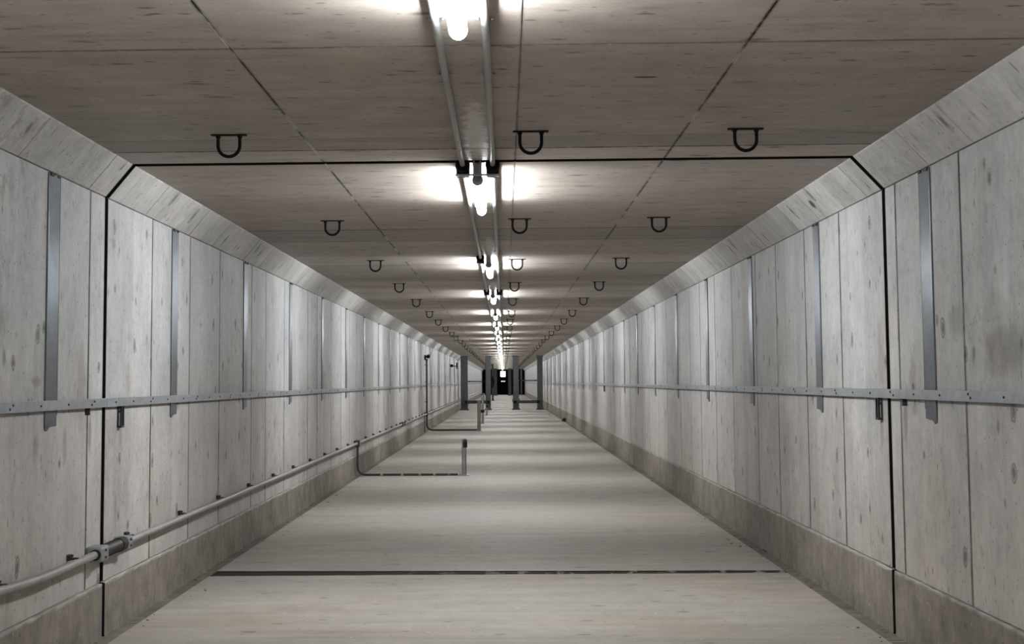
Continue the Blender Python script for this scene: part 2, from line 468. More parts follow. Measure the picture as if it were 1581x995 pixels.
def box(bm, x0, x1, y0, y1, z0, z1, bev=0.0):
    r = bmesh.ops.create_cube(bm, size=1.0)
    vs = r['verts']
    for v in vs:
        v.co = Vector(((x0 + x1) / 2 + v.co.x * (x1 - x0), (y0 + y1) / 2 + v.co.y * (y1 - y0), (z0 + z1) / 2 + v.co.z * (z1 - z0)))
    if bev > 0:
        es = list({e for v in vs for e in v.link_edges})
        bmesh.ops.bevel(bm, geom=es, offset=bev, segments=2, profile=0.5, affect='EDGES', clamp_overlap=True)


def tube(bm, pts, r, n=12, caps=True):
    pts = [Vector(p) for p in pts]
    rings = []
    t0 = (pts[1] - pts[0]).normalized()
    ref = Vector((0, 0, 1)) if abs(t0.z) < 0.9 else Vector((1, 0, 0))
    u = t0.cross(ref).normalized()
    for i, p in enumerate(pts):
        if i == 0:
            t = t0
        elif i == len(pts) - 1:
            t = (pts[i] - pts[i - 1]).normalized()
        else:
            t = ((pts[i] - pts[i - 1]).normalized() + (pts[i + 1] - pts[i]).normalized()).normalized()
        u = (u - t * u.dot(t)).normalized()
        w = t.cross(u)
        rr = r[i] if isinstance(r, (list, tuple)) else r
        rings.append([bm.verts.new(p + (u * math.cos(2 * PI * k / n) + w * math.sin(2 * PI * k / n)) * rr) for k in range(n)])
    for a, b in zip(rings, rings[1:]):
        for k in range(n):
            bm.faces.new((a[k], a[(k + 1) % n], b[(k + 1) % n], b[k]))
    if caps:
        bm.faces.new(list(reversed(rings[0])))
        bm.faces.new(rings[-1])


def fillet(pts, rad, seg=6):
    """Polyline with rounded corners."""
    pts = [Vector(p) for p in pts]
    out = [pts[0]]
    for a, b, c in zip(pts, pts[1:], pts[2:]):
        d1, d2 = (a - b).normalized(), (c - b).normalized()
        p, q = b + d1 * rad, b + d2 * rad
        for i in range(seg + 1):
            t = i / seg
            out.append(p * (1 - t) ** 2 + b * 2 * t * (1 - t) + q * t * t)
    out.append(pts[-1])
    return out


def tag(o, label, cat, group=None):
    o['label'] = label
    o['category'] = cat
    if group:
        o['group'] = group
    return o


def empty(name, loc=(0, 0, 0)):
    o = bpy.data.objects.new(name, None)
    o.location = loc
    o.empty_display_size = 0.1
    C.objects.link(o)
    return o


def copy_tree(src, loc):
    c = src.copy()
    c.location = loc
    C.objects.link(c)

    def kids(a, b):
        for ch in a.children:
            d = ch.copy()
            d.parent = b
            C.objects.link(d)
            kids(ch, d)
    kids(src, c)
    return c


ONES = 'zeroth first second third fourth fifth sixth seventh eighth ninth tenth eleventh twelfth thirteenth fourteenth fifteenth sixteenth seventeenth eighteenth nineteenth'.split()
TENS = {2: 'twent', 3: 'thirt', 4: 'fort', 5: 'fift', 6: 'sixt'}


def nth(i):
    if i < 20:
        return ONES[i]
    t, o = divmod(i, 10)
    return TENS[t] + 'ieth' if o == 0 else TENS[t] + 'y-' + ONES[o]


# ------------------------------------------------------------------ concrete shell
def stations(seams, y0, y1, boards=0.0, fine=0.0, fine_to=0.0):
    """Rows along Y: (y, depth, seam value, tint of the strip that follows, dark?)."""
    rows = []
    cuts = []
    for (y, w, d, s, f) in sorted(seams):
        if y - w / 2 - f <= y0 or y + w / 2 + f >= y1:
            continue
        if cuts and y - w / 2 - f < cuts[-1][1] + 0.002:
            continue
        cuts.append((y - w / 2 - f, y + w / 2 + f, y, w, d, s, f))
    rows.append([y0, 0, 0, random.random(), False])
    for (a, b, y, w, d, s, f) in cuts:
        prev = rows[-1][0]
        if boards:
            q = prev + boards * random.uniform(0.6, 1.4)
            while q < a - boards * 0.4:
                rows.append([q, 0, 0, random.random(), False])
                q += boards * random.uniform(0.6, 1.4)
        last = rows[-1][3]
        nxt = random.random()
        dk = d > 0.03
        rows.append([a, 0, 0, last, False])
        rows.append([y - w / 2, 0, s, last, dk])
        if d > 0:
            rows.append([y - w / 2 + 0.0008, d, s, last, dk])
            rows.append([y + w / 2 - 0.0008, d, s, nxt, dk])
        rows.append([y + w / 2, 0, s, nxt, False])
        rows.append([b, 0, 0, nxt, False])
    rows.append([y1, 0, 0, 0.5, False])
    if fine:
        extra = []
        for r, q in zip(rows, rows[1:]):
            extra.append(r)
            if r[1] == 0 and q[1] == 0 and r[0] < fine_to:
                k = int((q[0] - r[0]) / fine)
                for i in range(1, k + 1):
                    t = i / (k + 1)
                    extra.append([r[0] + (q[0] - r[0]) * t, 0, r[2] + (q[2] - r[2]) * t, r[3], False])
        extra.append(rows[-1])
        rows = extra
    return rows


def strip(name, rows, profile, mats, edge=None, jitter=None, skew=True):
    """profile: list of ((x, z), (nx, nz)) - points across the surface, n points into the concrete."""
    bm = bmesh.new()
    ls = bm.verts.layers.float.new('seam')
    le = bm.verts.layers.float.new('edge')
    lt = bm.faces.layers.float.new('tint')
    grid = []
    for (y, d, s, t, dk) in rows:
        line = []
        for j, ((x, z), (nx, nz)) in enumerate(profile):
            jx = jz = 0.0
            if jitter and j in jitter:
                jx, jz = random.uniform(-1, 1) * jitter[j][0], random.uniform(-1, 1) * jitter[j][1]
            v = bm.verts.new((x + nx * d + jx, y + (yskew(x) if skew else 0), z + nz * d + jz))
            v[ls] = s
            v[le] = edge[j] * random.uniform(0.2, 1.0) if edge else 0.0
            line.append(v)
        grid.append(line)
    for r, a, b in zip(rows, grid, grid[1:]):
        for j in range(len(a) - 1):
            f = bm.faces.new((a[j], a[j + 1], b[j + 1], b[j]))
            f[lt] = r[3]
            if r[4] and len(mats) > 1:
                f.material_index = 1
    # a wall's or slab's outward back so that it is solid, not a sheet
    bm.normal_update()
    o = link(name, bm, mats)
    o['kind'] = 'structure'
    return o


JOINTS = (6.655, 58.9)


def joint_list():
    return [(y, 0.052, 0.085, 1.0, 0.012) for y in JOINTS]


def wall_seams(known, step):
    out = []
    for y in known:
        out.append((y, 0.012, 0.008, random.uniform(0.8, 1.0), 0.020))
    y = known[-1] + step
    while y < Y1 - 0.5:
        out.append((y + random.uniform(-0.05, 0.05), 0.009, 0.006, random.uniform(0.5, 1.0), 0.022))
        y += step
    y = known[0] - step
    while y > Y0 + 0.5:
        out.append((y, 0.008, 0.006, 0.8, 0.016))
        y -= step
    return out + joint_list()


left_seams = [4.60, 6.46, 7.61, 8.53, 9.43, 10.62, 11.26, 12.20, 13.66, 14.35, 15.50, 16.45, 17.35, 18.16, 19.35, 20.39]
right_seams = [3.62, 4.55, 5.49, 6.40, 7.49, 8.37, 9.26, 10.02, 11.08, 11.98, 12.90, 13.62, 14.40, 15.58, 16.50, 17.50, 18.40, 19.30, 20.10]


def unskew(lst, x):
    return [y - yskew(x) for y in lst]


rowsL = stations(wall_seams(unskew(left_seams, XL), 0.93), Y0, Y1, 0.24)
strip('wall_left', rowsL, [((XL - 0.014, KL - 0.03), (-1, 0)), ((XL - 0.014, KL + 0.006), (-1, 0)), ((XL, KL + 0.007), (-1, 0)), ((XL, 1.6), (-1, 0)), ((XL, ZW), (-1, 0))], [M['wall_l'], M['black']])
rowsR = stations(wall_seams(unskew(right_seams, XR), 0.93), Y0, Y1, 0.24)
strip('wall_right', rowsR, [((XR, ZW), (1, 0)), ((XR, 1.6), (1, 0)), ((XR, KR + 0.010), (1, 0)), ((XR + 0.016, KR + 0.009), (1, 0)), ((XR + 0.016, KR - 0.03), (1, 0))], [M['wall_r'], M['black']])


def haunch(name, xw, xc, sgn):
    nx, nz = (-sgn * (ZC - ZW), abs(xc - xw))
    ln = math.hypot(nx, nz)
    nx, nz = nx / ln, nz / ln
    nx = sgn * abs(nx)
    sm = joint_list()
    y = Y0 + 0.6
    while y < Y1 - 0.5:
        if abs(y - JOINTS[0]) > 0.25:
            sm.append((y, 0.006, 0.003, random.choice((0.25, 0.45, 0.85)), 0.014))
        y += random.uniform(0.45, 1.15)
    rows = stations(sm, Y0, Y1, 0.22)
    P = []
    P += [((xw, ZW - 0.0005), (nx, nz)), ((xw + sgn * 0.012, ZW), (nx, nz)), ((xw + sgn * 0.012, ZW + 0.006), (nx, nz))]
    for t in (0.028, 0.05, 0.5, 0.955, 1.0):
        P.append(((xw + (xc - xw) * t, ZW + (ZC - ZW) * t), (nx, nz)))
    e = [0, 0, 0, 0, 0, 0, 0, 1.0]
    if sgn > 0:
        P.reverse()
        e.reverse()
    strip(name, rows, P, [M['haunch_chipped' if sgn > 0 else 'haunch'], M['black']], e)


haunch('trim_1', XL, CL, -1)
haunch('trim_2', XR, CR, 1)


def plinth(name, xw, h, sgn, proud):
    rows = stations([(y, 0.040, 0.08, 1.0, 0.01) for y in JOINTS] + [(y + 0.4, 0.006, 0.004, 0.6, 0.012) for y in (12.1, 20.1, 28.4, 36.2, 44.5)],
                    Y0, Y1, 0, 0.07, 34)
    xf = xw - sgn * proud
    P = [((xf - sgn * 0.002, -0.02), (sgn, 0)), ((xf, 0.02), (sgn, 0)), ((xf, h - 0.022), (sgn, 0)), ((xf + sgn * 0.001, h - 0.004), (sgn, 0)),
         ((xf + sgn * min(proud, 0.004), h), (sgn, 0)), ((xw + sgn * 0.03, h + 0.001), (0, 0))]
    e = [0, 0, 0, 0.9, 1.0, 0.8]
    jit = {2: (0.0015, 0.006), 3: (0.002, 0.005), 4: (0.002, 0.004)}
    if sgn > 0:
        n = len(P) - 1
        P.reverse()
        e.reverse()
        jit = {n - k: v for k, v in jit.items()}
    strip(name, rows, P, [M['plinth'], M['black']], e, jit)


plinth('baseboard_left', XL, KL, -1, 0.016)
plinth('baseboard_right', XR, KR, 1, 0.007)


def ceiling():
    xs = []
    longs = [(-1.156, 1.0), (0.082, 0.55), (1.042, 1.0)]
    xs.append((CL, 0, 0))
    for x, s in longs:
        xs += [(x - 0.016, 0, 0), (x - 0.004, 0, s), (x - 0.003, 0.005, s), (x + 0.003, 0.005, s), (x + 0.004, 0, s), (x + 0.016, 0, 0)]
    xs.append((CR, 0, 0))
    sm = [(y, 0.072, 0.09, 1.0, 0.015) for y in JOINTS]
    for y in (4.335, 6.285, 9.635, 10.43, 12.585, 14.15, 15.31, 18.35, 21.35):
        sm.append((y, 0.010, 0.007, 0.7 if y in (4.335, 10.43, 14.15) else 1.0, 0.016))
    y = 24.3
    while y < Y1 - 1:
        sm.append((y, 0.012, 0.007, 1.0, 0.02))
        y += 2.95
    for y in (5.985, 2.6, 1.4, -1.5, -4.5):
        sm.append((y, 0.004, 0.002, 0.5, 0.010))
    rows = stations(sm, Y0, Y1, 0.55)
    for r in rows:
        if 5.98 < r[0] < 6.28:
            r[3] = 0.18
        elif 6.28 <= r[0] < 6.62:
            r[3] = 0.85
        elif 4.33 < r[0] < 5.98:
            r[3] = 0.50 + (r[3] - 0.5) * 0.15
        elif r[0] <= 4.33:
            r[3] = 0.62 + (r[3] - 0.5) * 0.15
        elif 6.7 < r[0] < 9.6:
            r[3] = 0.72 + (r[3] - 0.5) * 0.2
        else:
            r[3] = 0.5 + (r[3] - 0.5) * 0.7
    bm = bmesh.new()
    ls = bm.verts.layers.float.new('seam')
    lg = bm.verts.layers.float.new('long')
    lt = bm.faces.layers.float.new('tint')
    grid = []
    for (y, d, s, t, dk) in rows:
        line = []
        for (x, dx, sx) in xs:
            v = bm.verts.new((x, y + yskew(x), ZC + max(d, dx)))
            v[ls] = s
            v[lg] = sx
            line.append(v)
        grid.append(line)
    for r, a, b in zip(rows, grid, grid[1:]):
        for j in range(len(a) - 1):
            f = bm.faces.new((a[j], b[j], b[j + 1], a[j + 1]))
            f[lt] = r[3]
            if r[4]:
                f.material_index = 1
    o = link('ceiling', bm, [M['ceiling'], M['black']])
    o['kind'] = 'structure'


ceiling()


def floor():
    bm = bmesh.new()
    gl, gr = XL + 0.118, XR - 0.118
    ys = [Y0, 3.0]

    def jy(x, s):       # edges of the expansion joint, wide on one side and narrow on the other
        t = (x - gl) / (gr - gl)
        c = 8.86 - 0.15 * t
        return c + s * (0.112 - 0.058 * t)
    xs = [gl + (gr - gl) * i / 40 for i in range(41)]
    jit = [(random.uniform(-1, 1) * 0.006, random.uniform(-1, 1) * 0.005) for _ in xs]

    def row(fn, z):
        return [bm.verts.new((x, fn(i, x), z)) for i, x in enumerate(xs)]
    R = [row(lambda i, x: Y0, 0), row(lambda i, x: jy(x, -1) + jit[i][0], 0), row(lambda i, x: jy(x, -1) + jit[i][0] + .001, -0.007),
         row(lambda i, x: jy(x, 1) + jit[i][1] - .001, -0.007), row(lambda i, x: jy(x, 1) + jit[i][1], 0), row(lambda i, x: Y1, 0)]
    for k, (a, b) in enumerate(zip(R, R[1:])):
        for i in range(len(xs) - 1):
            f = bm.faces.new((a[i], a[i + 1], b[i + 1], b[i]))
            f.material_index = 1 if k in (1, 2, 3) else 0
    # dirt-filled margins along both plinths, a little lower than the slab
    for x0, x1 in ((XL - 0.02, gl), (gr, XR + 0.02)):
        yy = [Y0 + (Y1 - Y0) * i / 400 for i in range(401)]
        inner = x1 if x0 < 0 else x0
        va = []
        for y in yy:
            w = random.uniform(-0.006, 0.006) if y < 40 else 0
            e0 = bm.verts.new((inner, y, 0.0))
            e1 = bm.verts.new((inner + (-0.004 if x0 < 0 else 0.004) + w * 0.4, y, -0.009))
            e2 = bm.verts.new((x0 if x0 < 0 else x1, y, -0.009 + abs(w) * 0.5))
            va.append((e0, e1, e2))
        for p, q in zip(va, va[1:]):
            for j in (0, 1):
                f = bm.faces.new((p[j], p[j + 1], q[j + 1], q[j]) if x0 > 0 else (p[j], q[j], q[j + 1], p[j + 1]))
                f.material_index = 2
    o = link('floor', bm, [M['floor'], M['filler'], M['gutter']])
    o['kind'] = 'structure'


floor()

# ends of the tunnel: a black wall standing in for the unlit tunnel far away and a plain wall behind the camera
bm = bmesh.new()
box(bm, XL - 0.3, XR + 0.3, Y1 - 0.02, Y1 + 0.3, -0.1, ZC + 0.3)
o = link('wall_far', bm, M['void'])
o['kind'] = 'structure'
bm = bmesh.new()
box(bm, XL - 0.3, XR + 0.3, Y0 - 0.3, Y0 + 0.02, -0.1, ZC + 0.3)
o = link('wall_back', bm, M['plinth'])
o['kind'] = 'structure'

# ------------------------------------------------------------------ lamps
LY = [-5.3, -1.0, 3.28, 7.47, 12.5, 16.9] + [21.45 + 4.38 * i for i in range(23)]
HALF = 0.64


def make_lamp():
    t = empty('tube_light', (LX, 0, ZC))
    z = -0.090
    bm = bmesh.new()
    pts, rs = [], []
    y = -HALF
    pts.append((0, -HALF, z)); rs.append(0.036)
    pts.append((0, HALF - 0.036, z)); rs.append(0.036)
    for a in (25, 50, 70, 84):
        pts.append((0, HALF - 0.036 + 0.036 * math.sin(math.radians(a)), z))
        rs.append(0.036 * math.cos(math.radians(a)))
    tube(bm, pts, rs, 14)
    link('lens', bm, M['lens'], t, True)
    bm = bmesh.new()
    tube(bm, [(0, -HALF - 0.085, z), (0, -HALF - 0.075, z), (0, -HALF - 0.03, z), (0, -HALF + 0.002, z)], [0.018, 0.026, 0.034, 0.039], 14)
    link('end_cap', bm, M['cap'], t, True)
    bm = bmesh.new()
    box(bm, -0.030, 0.030, -HALF - 0.075, -HALF - 0.070, -0.130, 0.002, 0.0015)
    box(bm, -0.030, 0.030, -HALF - 0.075, -HALF - 0.030, -0.003, 0.002, 0.0012)
    link('end_bracket', bm, M['galv'], t)
    bm = bmesh.new()
    for s in (-1, 1):
        box(bm, s * 0.042 - 0.002, s * 0.042 + 0.002, HALF - 0.30, HALF - 0.285, z - 0.01, 0.001, 0.0008)
    box(bm, -0.044, 0.044, HALF - 0.30, HALF - 0.285, -0.006, 0.001, 0.0008)
    link('hanger_clip', bm, M['galv'], t)
    return t


def louvred_light(name, size_y, size_w, watts, n=6.0):
    """An area light that throws its light across the tube's axis, as the lamps here do."""
    l = bpy.data.lights.new(name, 'AREA')
    l.shape = 'RECTANGLE'
    l.size, l.size_y = size_w, size_y
    l.energy = watts
    l.color = (0.92, 0.97, 1.0)
    l.use_nodes = True
    t = l.node_tree
    em = next(q for q in t.nodes if q.type == 'EMISSION')
    g = t.nodes.new('ShaderNodeNewGeometry')
    d = t.nodes.new('ShaderNodeVectorMath')
    d.operation = 'DOT_PRODUCT'
    d.inputs[1].default_value = (0, 1, 0)
    t.links.new(g.outputs['Incoming'], d.inputs[0])
    a = t.nodes.new('ShaderNodeMath'); a.operation = 'MULTIPLY'
    t.links.new(d.outputs['Value'], a.inputs[0]); t.links.new(d.outputs['Value'], a.inputs[1])
    b = t.nodes.new('ShaderNodeMath'); b.operation = 'SUBTRACT'; b.inputs[0].default_value = 1.0
    t.links.new(a.outputs[0], b.inputs[1])
    c = t.nodes.new('ShaderNodeMath'); c.operation = 'POWER'; c.inputs[1].default_value = n
    t.links.new(b.outputs[0], c.inputs[0])
    t.links.new(c.outputs[0], em.inputs['Strength'])
    return l


SIDE = louvred_light('tube_side_glow', 1.22, 0.03, 21.0, 8.0)
DOWN = louvred_light('tube_down_glow', 1.22, 0.04, 22.0, 5.0)
lamp0 = make_lamp()
for nm, dat, loc, rx in (('side_glow', SIDE, (0.038, 0, -0.090), -PI / 2), ('side_glow', SIDE, (-0.038, 0, -0.090), PI / 2), ('down_glow', DOWN, (0, 0, -0.129), 0)):
    lo = bpy.data.objects.new(nm, dat)
    lo.parent = lamp0
    lo.location = loc
    lo.rotation_euler = (0, rx, 0)
    C.objects.link(lo)
seen = [i for i, y in enumerate(LY) if y > 3]
for i, y in enumerate(LY):
    if i == 0:
        o = lamp0
        o.location = (LX, y, ZC)
    else:
        o = copy_tree(lamp0, (LX, y, ZC))
    k = i - 1
    lab = {0: 'glowing tube light on the ceiling behind the camera, farther one',
           1: 'glowing tube light on the ceiling just behind the camera',
           2: 'glowing tube light cut by the top of the picture, nearest in the row',
           3: 'glowing tube light just past the black ceiling joint and paired boxes',
           4: 'glowing tube light with one dark box at its near end, third in row'}.get(i)
    if lab is None:
        lab = 'glowing tube light in the ceiling lamp row, %s from the camera' % nth(i - 1)
    tag(o, lab, 'lamp', 'tube lights along the ceiling')

# ------------------------------------------------------------------ ceiling conduits
R_C = 0.0165
for cx, side in ((-0.258, 'pipe-side'), (-0.063, 'centre-ring side')):
    t = empty('ceiling_conduit', (cx, 0, ZC))
    bm = bmesh.new()
    zc = -R_C - 0.009
    tube(bm, [(0, Y0 + 0.1, zc), (0, 6.60, zc)], R_C, 12)
    tube(bm, [(0, 6.60, zc), (0, Y1 - 0.1, zc)], R_C, 12)
    link('pipe', bm, M['pipe'], t, True)
    # saddle clips
    bm0 = bmesh.new()
    arc = [(math.cos(a) * (R_C + 0.002), 0, zc + math.sin(a) * (R_C + 0.002)) for a in [PI + PI * i / 10 for i in range(11)]]
    pts = [(-0.036, 0, -0.002), (-R_C - 0.003, 0, -0.002)] + arc + [(R_C + 0.003, 0, -0.002), (0.036, 0, -0.002)]
    prev = None
    for p in pts:
        q = [bm0.verts.new((p[0], -0.009, p[2])), bm0.verts.new((p[0], 0.009, p[2]))]
        if prev:
            bm0.faces.new((prev[0], q[0], q[1], prev[1]))
        prev = q
    bmesh.ops.solidify(bm0, geom=bm0.faces[:], thickness=0.003)
    for s in (-1, 1):
        r = bmesh.ops.create_cone(bm0, cap_ends=True, segments=8, radius1=0.006, radius2=0.006, depth=0.008)
        bmesh.ops.translate(bm0, verts=r['verts'], vec=(s * 0.029, 0, -0.006))
    first = link('clip', bm0, M['galv'], t)
    ys = [1.0, 2.6, 4.0, 4.72, 8.28, 9.75]
    y = 11.3
    while y < 62:
        ys.append(y + random.uniform(-0.05, 0.05))
        y += 1.46
    y = 62.5
    while y < Y1 - 1 and len(ys) < 86:
        ys.append(y)
        y += 2.9
    for k, y in enumerate(ys):
        if k == 0:
            first.location = (0, y, 0)
        else:
            c = first.copy()
            c.location = (0, y, 0)
            C.objects.link(c)
    tag(t, 'grey ceiling conduit %s' % ('beside the lamps on the side of the pipe-bearing wall' if cx < -0.2 else 'beside the lamps on the side of the centre ring row'),
        'conduit', 'conduits along the lamp row')


# junction boxes clamped round the conduits at the lamps
def make_jbox(dark_face):
    t = empty('junction_box')
    bm = bmesh.new()
    box(bm, -0.043, 0.043, 0.03, 0.14, -0.082, 0.010, 0.004)
    link('body', bm, M['dark'], t)
    bm = bmesh.new()
    box(bm, -0.036, 0.036, 0.1395, 0.146, -0.076, -0.006, 0.003)
    box(bm, -0.036, 0.036, 0.024, 0.031, -0.076, -0.006, 0.003)
    link('cover_plate', bm, M['iron'], t)
    zc = -R_C - 0.009
    bm = bmesh.new()
    tube(bm, [(0, -0.035, zc), (0, -0.034, zc), (0, 0.005, zc), (0, 0.006, zc), (0, 0.026, zc)], [0.024, 0.043, 0.048, 0.034, 0.034], 16)
    link('collar', bm, M['iron'], t, True)
    bm = bmesh.new()
    for s in (-1, 1):
        tube(bm, [(s * 0.036, 0.02, -0.088), (s * 0.036, 0.032, -0.088)], 0.007, 8)
    link('screw', bm, M['galv'], t)
    return t


jb = make_jbox(True)
jspots = [(-0.258, 6.66, 'black junction box by the ceiling joint, conduit nearer the pipe-bearing wall'),
          (-0.063, 6.66, 'black junction box by the ceiling joint, conduit nearer the centre rings'),
          (-0.258, 11.72, 'lone dark junction box at near end of the third tube light'),
          (-0.258, 16.10, 'small dark junction box before the fourth tube light, pipe-wall side conduit'),
          (-0.063, 16.10, 'small dark junction box before the fourth tube light, ring-side conduit')]
for k, (x, y, lab) in enumerate(jspots):
    o = jb if k == 0 else copy_tree(jb, (x, y, ZC))
    o.location = (x, y, ZC)
    tag(o, lab, 'junction box', 'junction boxes on the ceiling conduits')
# cross bar that ties the two boxes at the joint
t = empty('cross_bracket', (LX, 6.63, ZC))
bm = bmesh.new()
box(bm, -0.140, 0.140, 0.006, 0.022, -0.098, -0.086, 0.003)
link('bar', bm, M['galv'], t)
bm = bmesh.new()
for x in (-0.02, 0.022):
    box(bm, x - 0.005, x + 0.005, 0.008, 0.020, -0.088, 0.002, 0.002)
link('hanger', bm, M['galv'], t)
tag(t, 'grey cross bracket tying the paired junction boxes under the ceiling joint', 'bracket')


# ------------------------------------------------------------------ lifting rings
def make_ring():
    t = empty('ceiling_ring')
    bm = bmesh.new()
    w, drop, r = 0.062, 0.128, 0.0098
    pts = [(-w, 0, 0.01), (-w, 0, -drop + w)]
    for i in range(1, 16):
        a = PI + PI * i / 16
        pts.append((w * math.cos(a), 0, -drop + w + w * math.sin(a)))
    pts += [(w, 0, -drop + w), (w, 0, 0.01)]
    tube(bm, pts, r, 10)
    link('loop', bm, M['iron'], t, True)
    bm = bmesh.new()
    box(bm, -0.102, 0.102, -0.014, 0.014, -0.007, 0.002, 0.003)
    for s in (-1, 1):
        tube(bm, [(s * w, 0, -0.002), (s * w, 0, -0.020)], [0.017, 0.0125], 10)
    link('base_bar', bm, M['iron'], t)
    return t


ring0 = make_ring()
ring_far_mesh = None
RY = [5.855, 9.05, 12.06, 14.93, 17.85, 20.93, 23.86]
y = 26.85
while y < 118:
    RY.append(y)
    y += 2.96
RY = [2.9] + RY
rows3 = [(-1.500, 'nearest the piped wall'), (0.155, 'beside the lamps'), (1.380, 'nearest the pipeless wall')]
n0 = 0
for (x, nm) in rows3:
    for k, y in enumerate(RY):
        if k == 0:
            continue
        xx = -1.568 if (k == 1 and x < -1) else x + random.uniform(-0.012, 0.012)
        p = (xx, y + yskew(xx), ZC)
        if n0 == 0:
            o = ring0
            o.location = p
        else:
            o = copy_tree(ring0, p)
        n0 += 1
        tilt = random.uniform(-0.04, 0.04)
        if k > 4 and random.random() < 0.3:
            tilt = random.uniform(-0.5, 0.5)
        if x > 0 and x < 1 and k == 5:
            tilt = -0.25
        o.rotation_euler = (tilt, 0, random.uniform(-0.06, 0.06) if k > 2 else 0)
        tag(o, 'black iron ceiling ring, %s from the camera in the row %s' % (nth(k), nm), 'ceiling ring', 'iron rings hanging from the ceiling')


# ------------------------------------------------------------------ wall straps and rails
def make_strap(xw, sgn):
    """sgn: direction into the tunnel."""
    t = empty('wall_strap')
    z0, z1 = 1.365, ZW - 0.004
    bm = bmesh.new()
    box(bm, 0.0 if sgn > 0 else -0.010, 0.010 if sgn > 0 else 0.0, -0.076, 0.070, z0, z1, 0.002)
    link('plate', bm, M['strap'], t)
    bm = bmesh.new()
    box(bm, 0.0 if sgn > 0 else -0.004, 0.004 if sgn > 0 else 0.0, 0.070, 0.088, z0 + 0.06, z1)  # black bar stands in for the shade along the far edge
    e = link('edge_gap_shade', bm, M['black'], t)
    e['label'] = 'black strip for the shade down the far edge'
    bm = bmesh.new()
    xa, xb = (0.0, 0.0085) if sgn > 0 else (-0.0085, 0.0)
    va = [(-0.074, z0 + 0.002), (-0.070, z0 - 0.018), (-0.052, z0 - 0.026), (-0.030, z0 - 0.014), (-0.012, z0 + 0.002)]
    f0 = [bm.verts.new((xa, a, b)) for a, b in va]
    f1 = [bm.verts.new((xb, a, b)) for a, b in va]
    bm.faces.new(f0)
    bm.faces.new(list(reversed(f1)))
    for i in range(len(va)):
        j = (i + 1) % len(va)
        bm.faces.new((f0[i], f1[i], f1[j], f0[j]))
    bmesh.ops.recalc_face_normals(bm, faces=bm.faces[:])
    link('torn_end', bm, M['strap'], t)
    bm = bmesh.new()
    for dz in (0.012, 0.0):
        box(bm, min(0, sgn * 0.020), max(0, sgn * 0.020), -0.068 + dz * 2, -0.030 + dz * 2, z1 - 0.018 + dz, z1 + 0.002, 0.002)
    box(bm, min(0, sgn * 0.018), max(0, sgn * 0.018), 0.028, 0.062, z1 - 0.014, z1 + 0.002, 0.002)
    link('top_lug', bm, M['dark'], t)
    return t


LS = [5.925, 8.12, 10.35, 12.55, 14.76, 16.98, 19.16, 21.38]
RS = [5.935, 8.03, 10.21, 12.43, 14.62, 16.77, 18.98, 21.05, 23.22]
for lst in (LS, RS):
    while lst[-1] < 116:
        lst.append(lst[-1] + 2.18)
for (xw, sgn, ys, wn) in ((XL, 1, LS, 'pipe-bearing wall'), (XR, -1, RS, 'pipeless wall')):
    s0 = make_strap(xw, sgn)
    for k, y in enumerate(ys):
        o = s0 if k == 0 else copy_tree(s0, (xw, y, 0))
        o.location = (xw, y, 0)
        o.scale = (1, 1, 1)
        tag(o, 'flat zinc-grey vertical strap on the %s, %s from the camera' % (wn, nth(k + 1)), 'wall strap', 'vertical metal straps on the walls')


def hook(sgn, kind):
    """U-shaped flat-bar hanger below the rail."""
    bm = bmesh.new()
    if kind == 'loop':
        a = -0.026
        lo, hi = 0.0, 0.032
        def bb(p, q, *r):
            box(bm, min(sgn * p, sgn * q), max(sgn * p, sgn * q), *r)
        bb(lo, hi, -a - 0.007, -a, -0.160, -0.02, 0.0015)       # far leg, lighter zinc
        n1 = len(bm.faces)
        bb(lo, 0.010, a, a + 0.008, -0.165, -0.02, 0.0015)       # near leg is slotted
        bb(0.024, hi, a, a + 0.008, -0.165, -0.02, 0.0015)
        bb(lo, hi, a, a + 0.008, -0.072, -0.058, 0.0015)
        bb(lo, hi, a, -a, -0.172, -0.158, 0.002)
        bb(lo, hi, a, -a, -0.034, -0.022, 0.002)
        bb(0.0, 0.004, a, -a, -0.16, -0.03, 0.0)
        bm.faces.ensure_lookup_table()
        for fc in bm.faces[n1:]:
            fc.material_index = 1  # darker metal paints in the shading inside the loop
    return bm


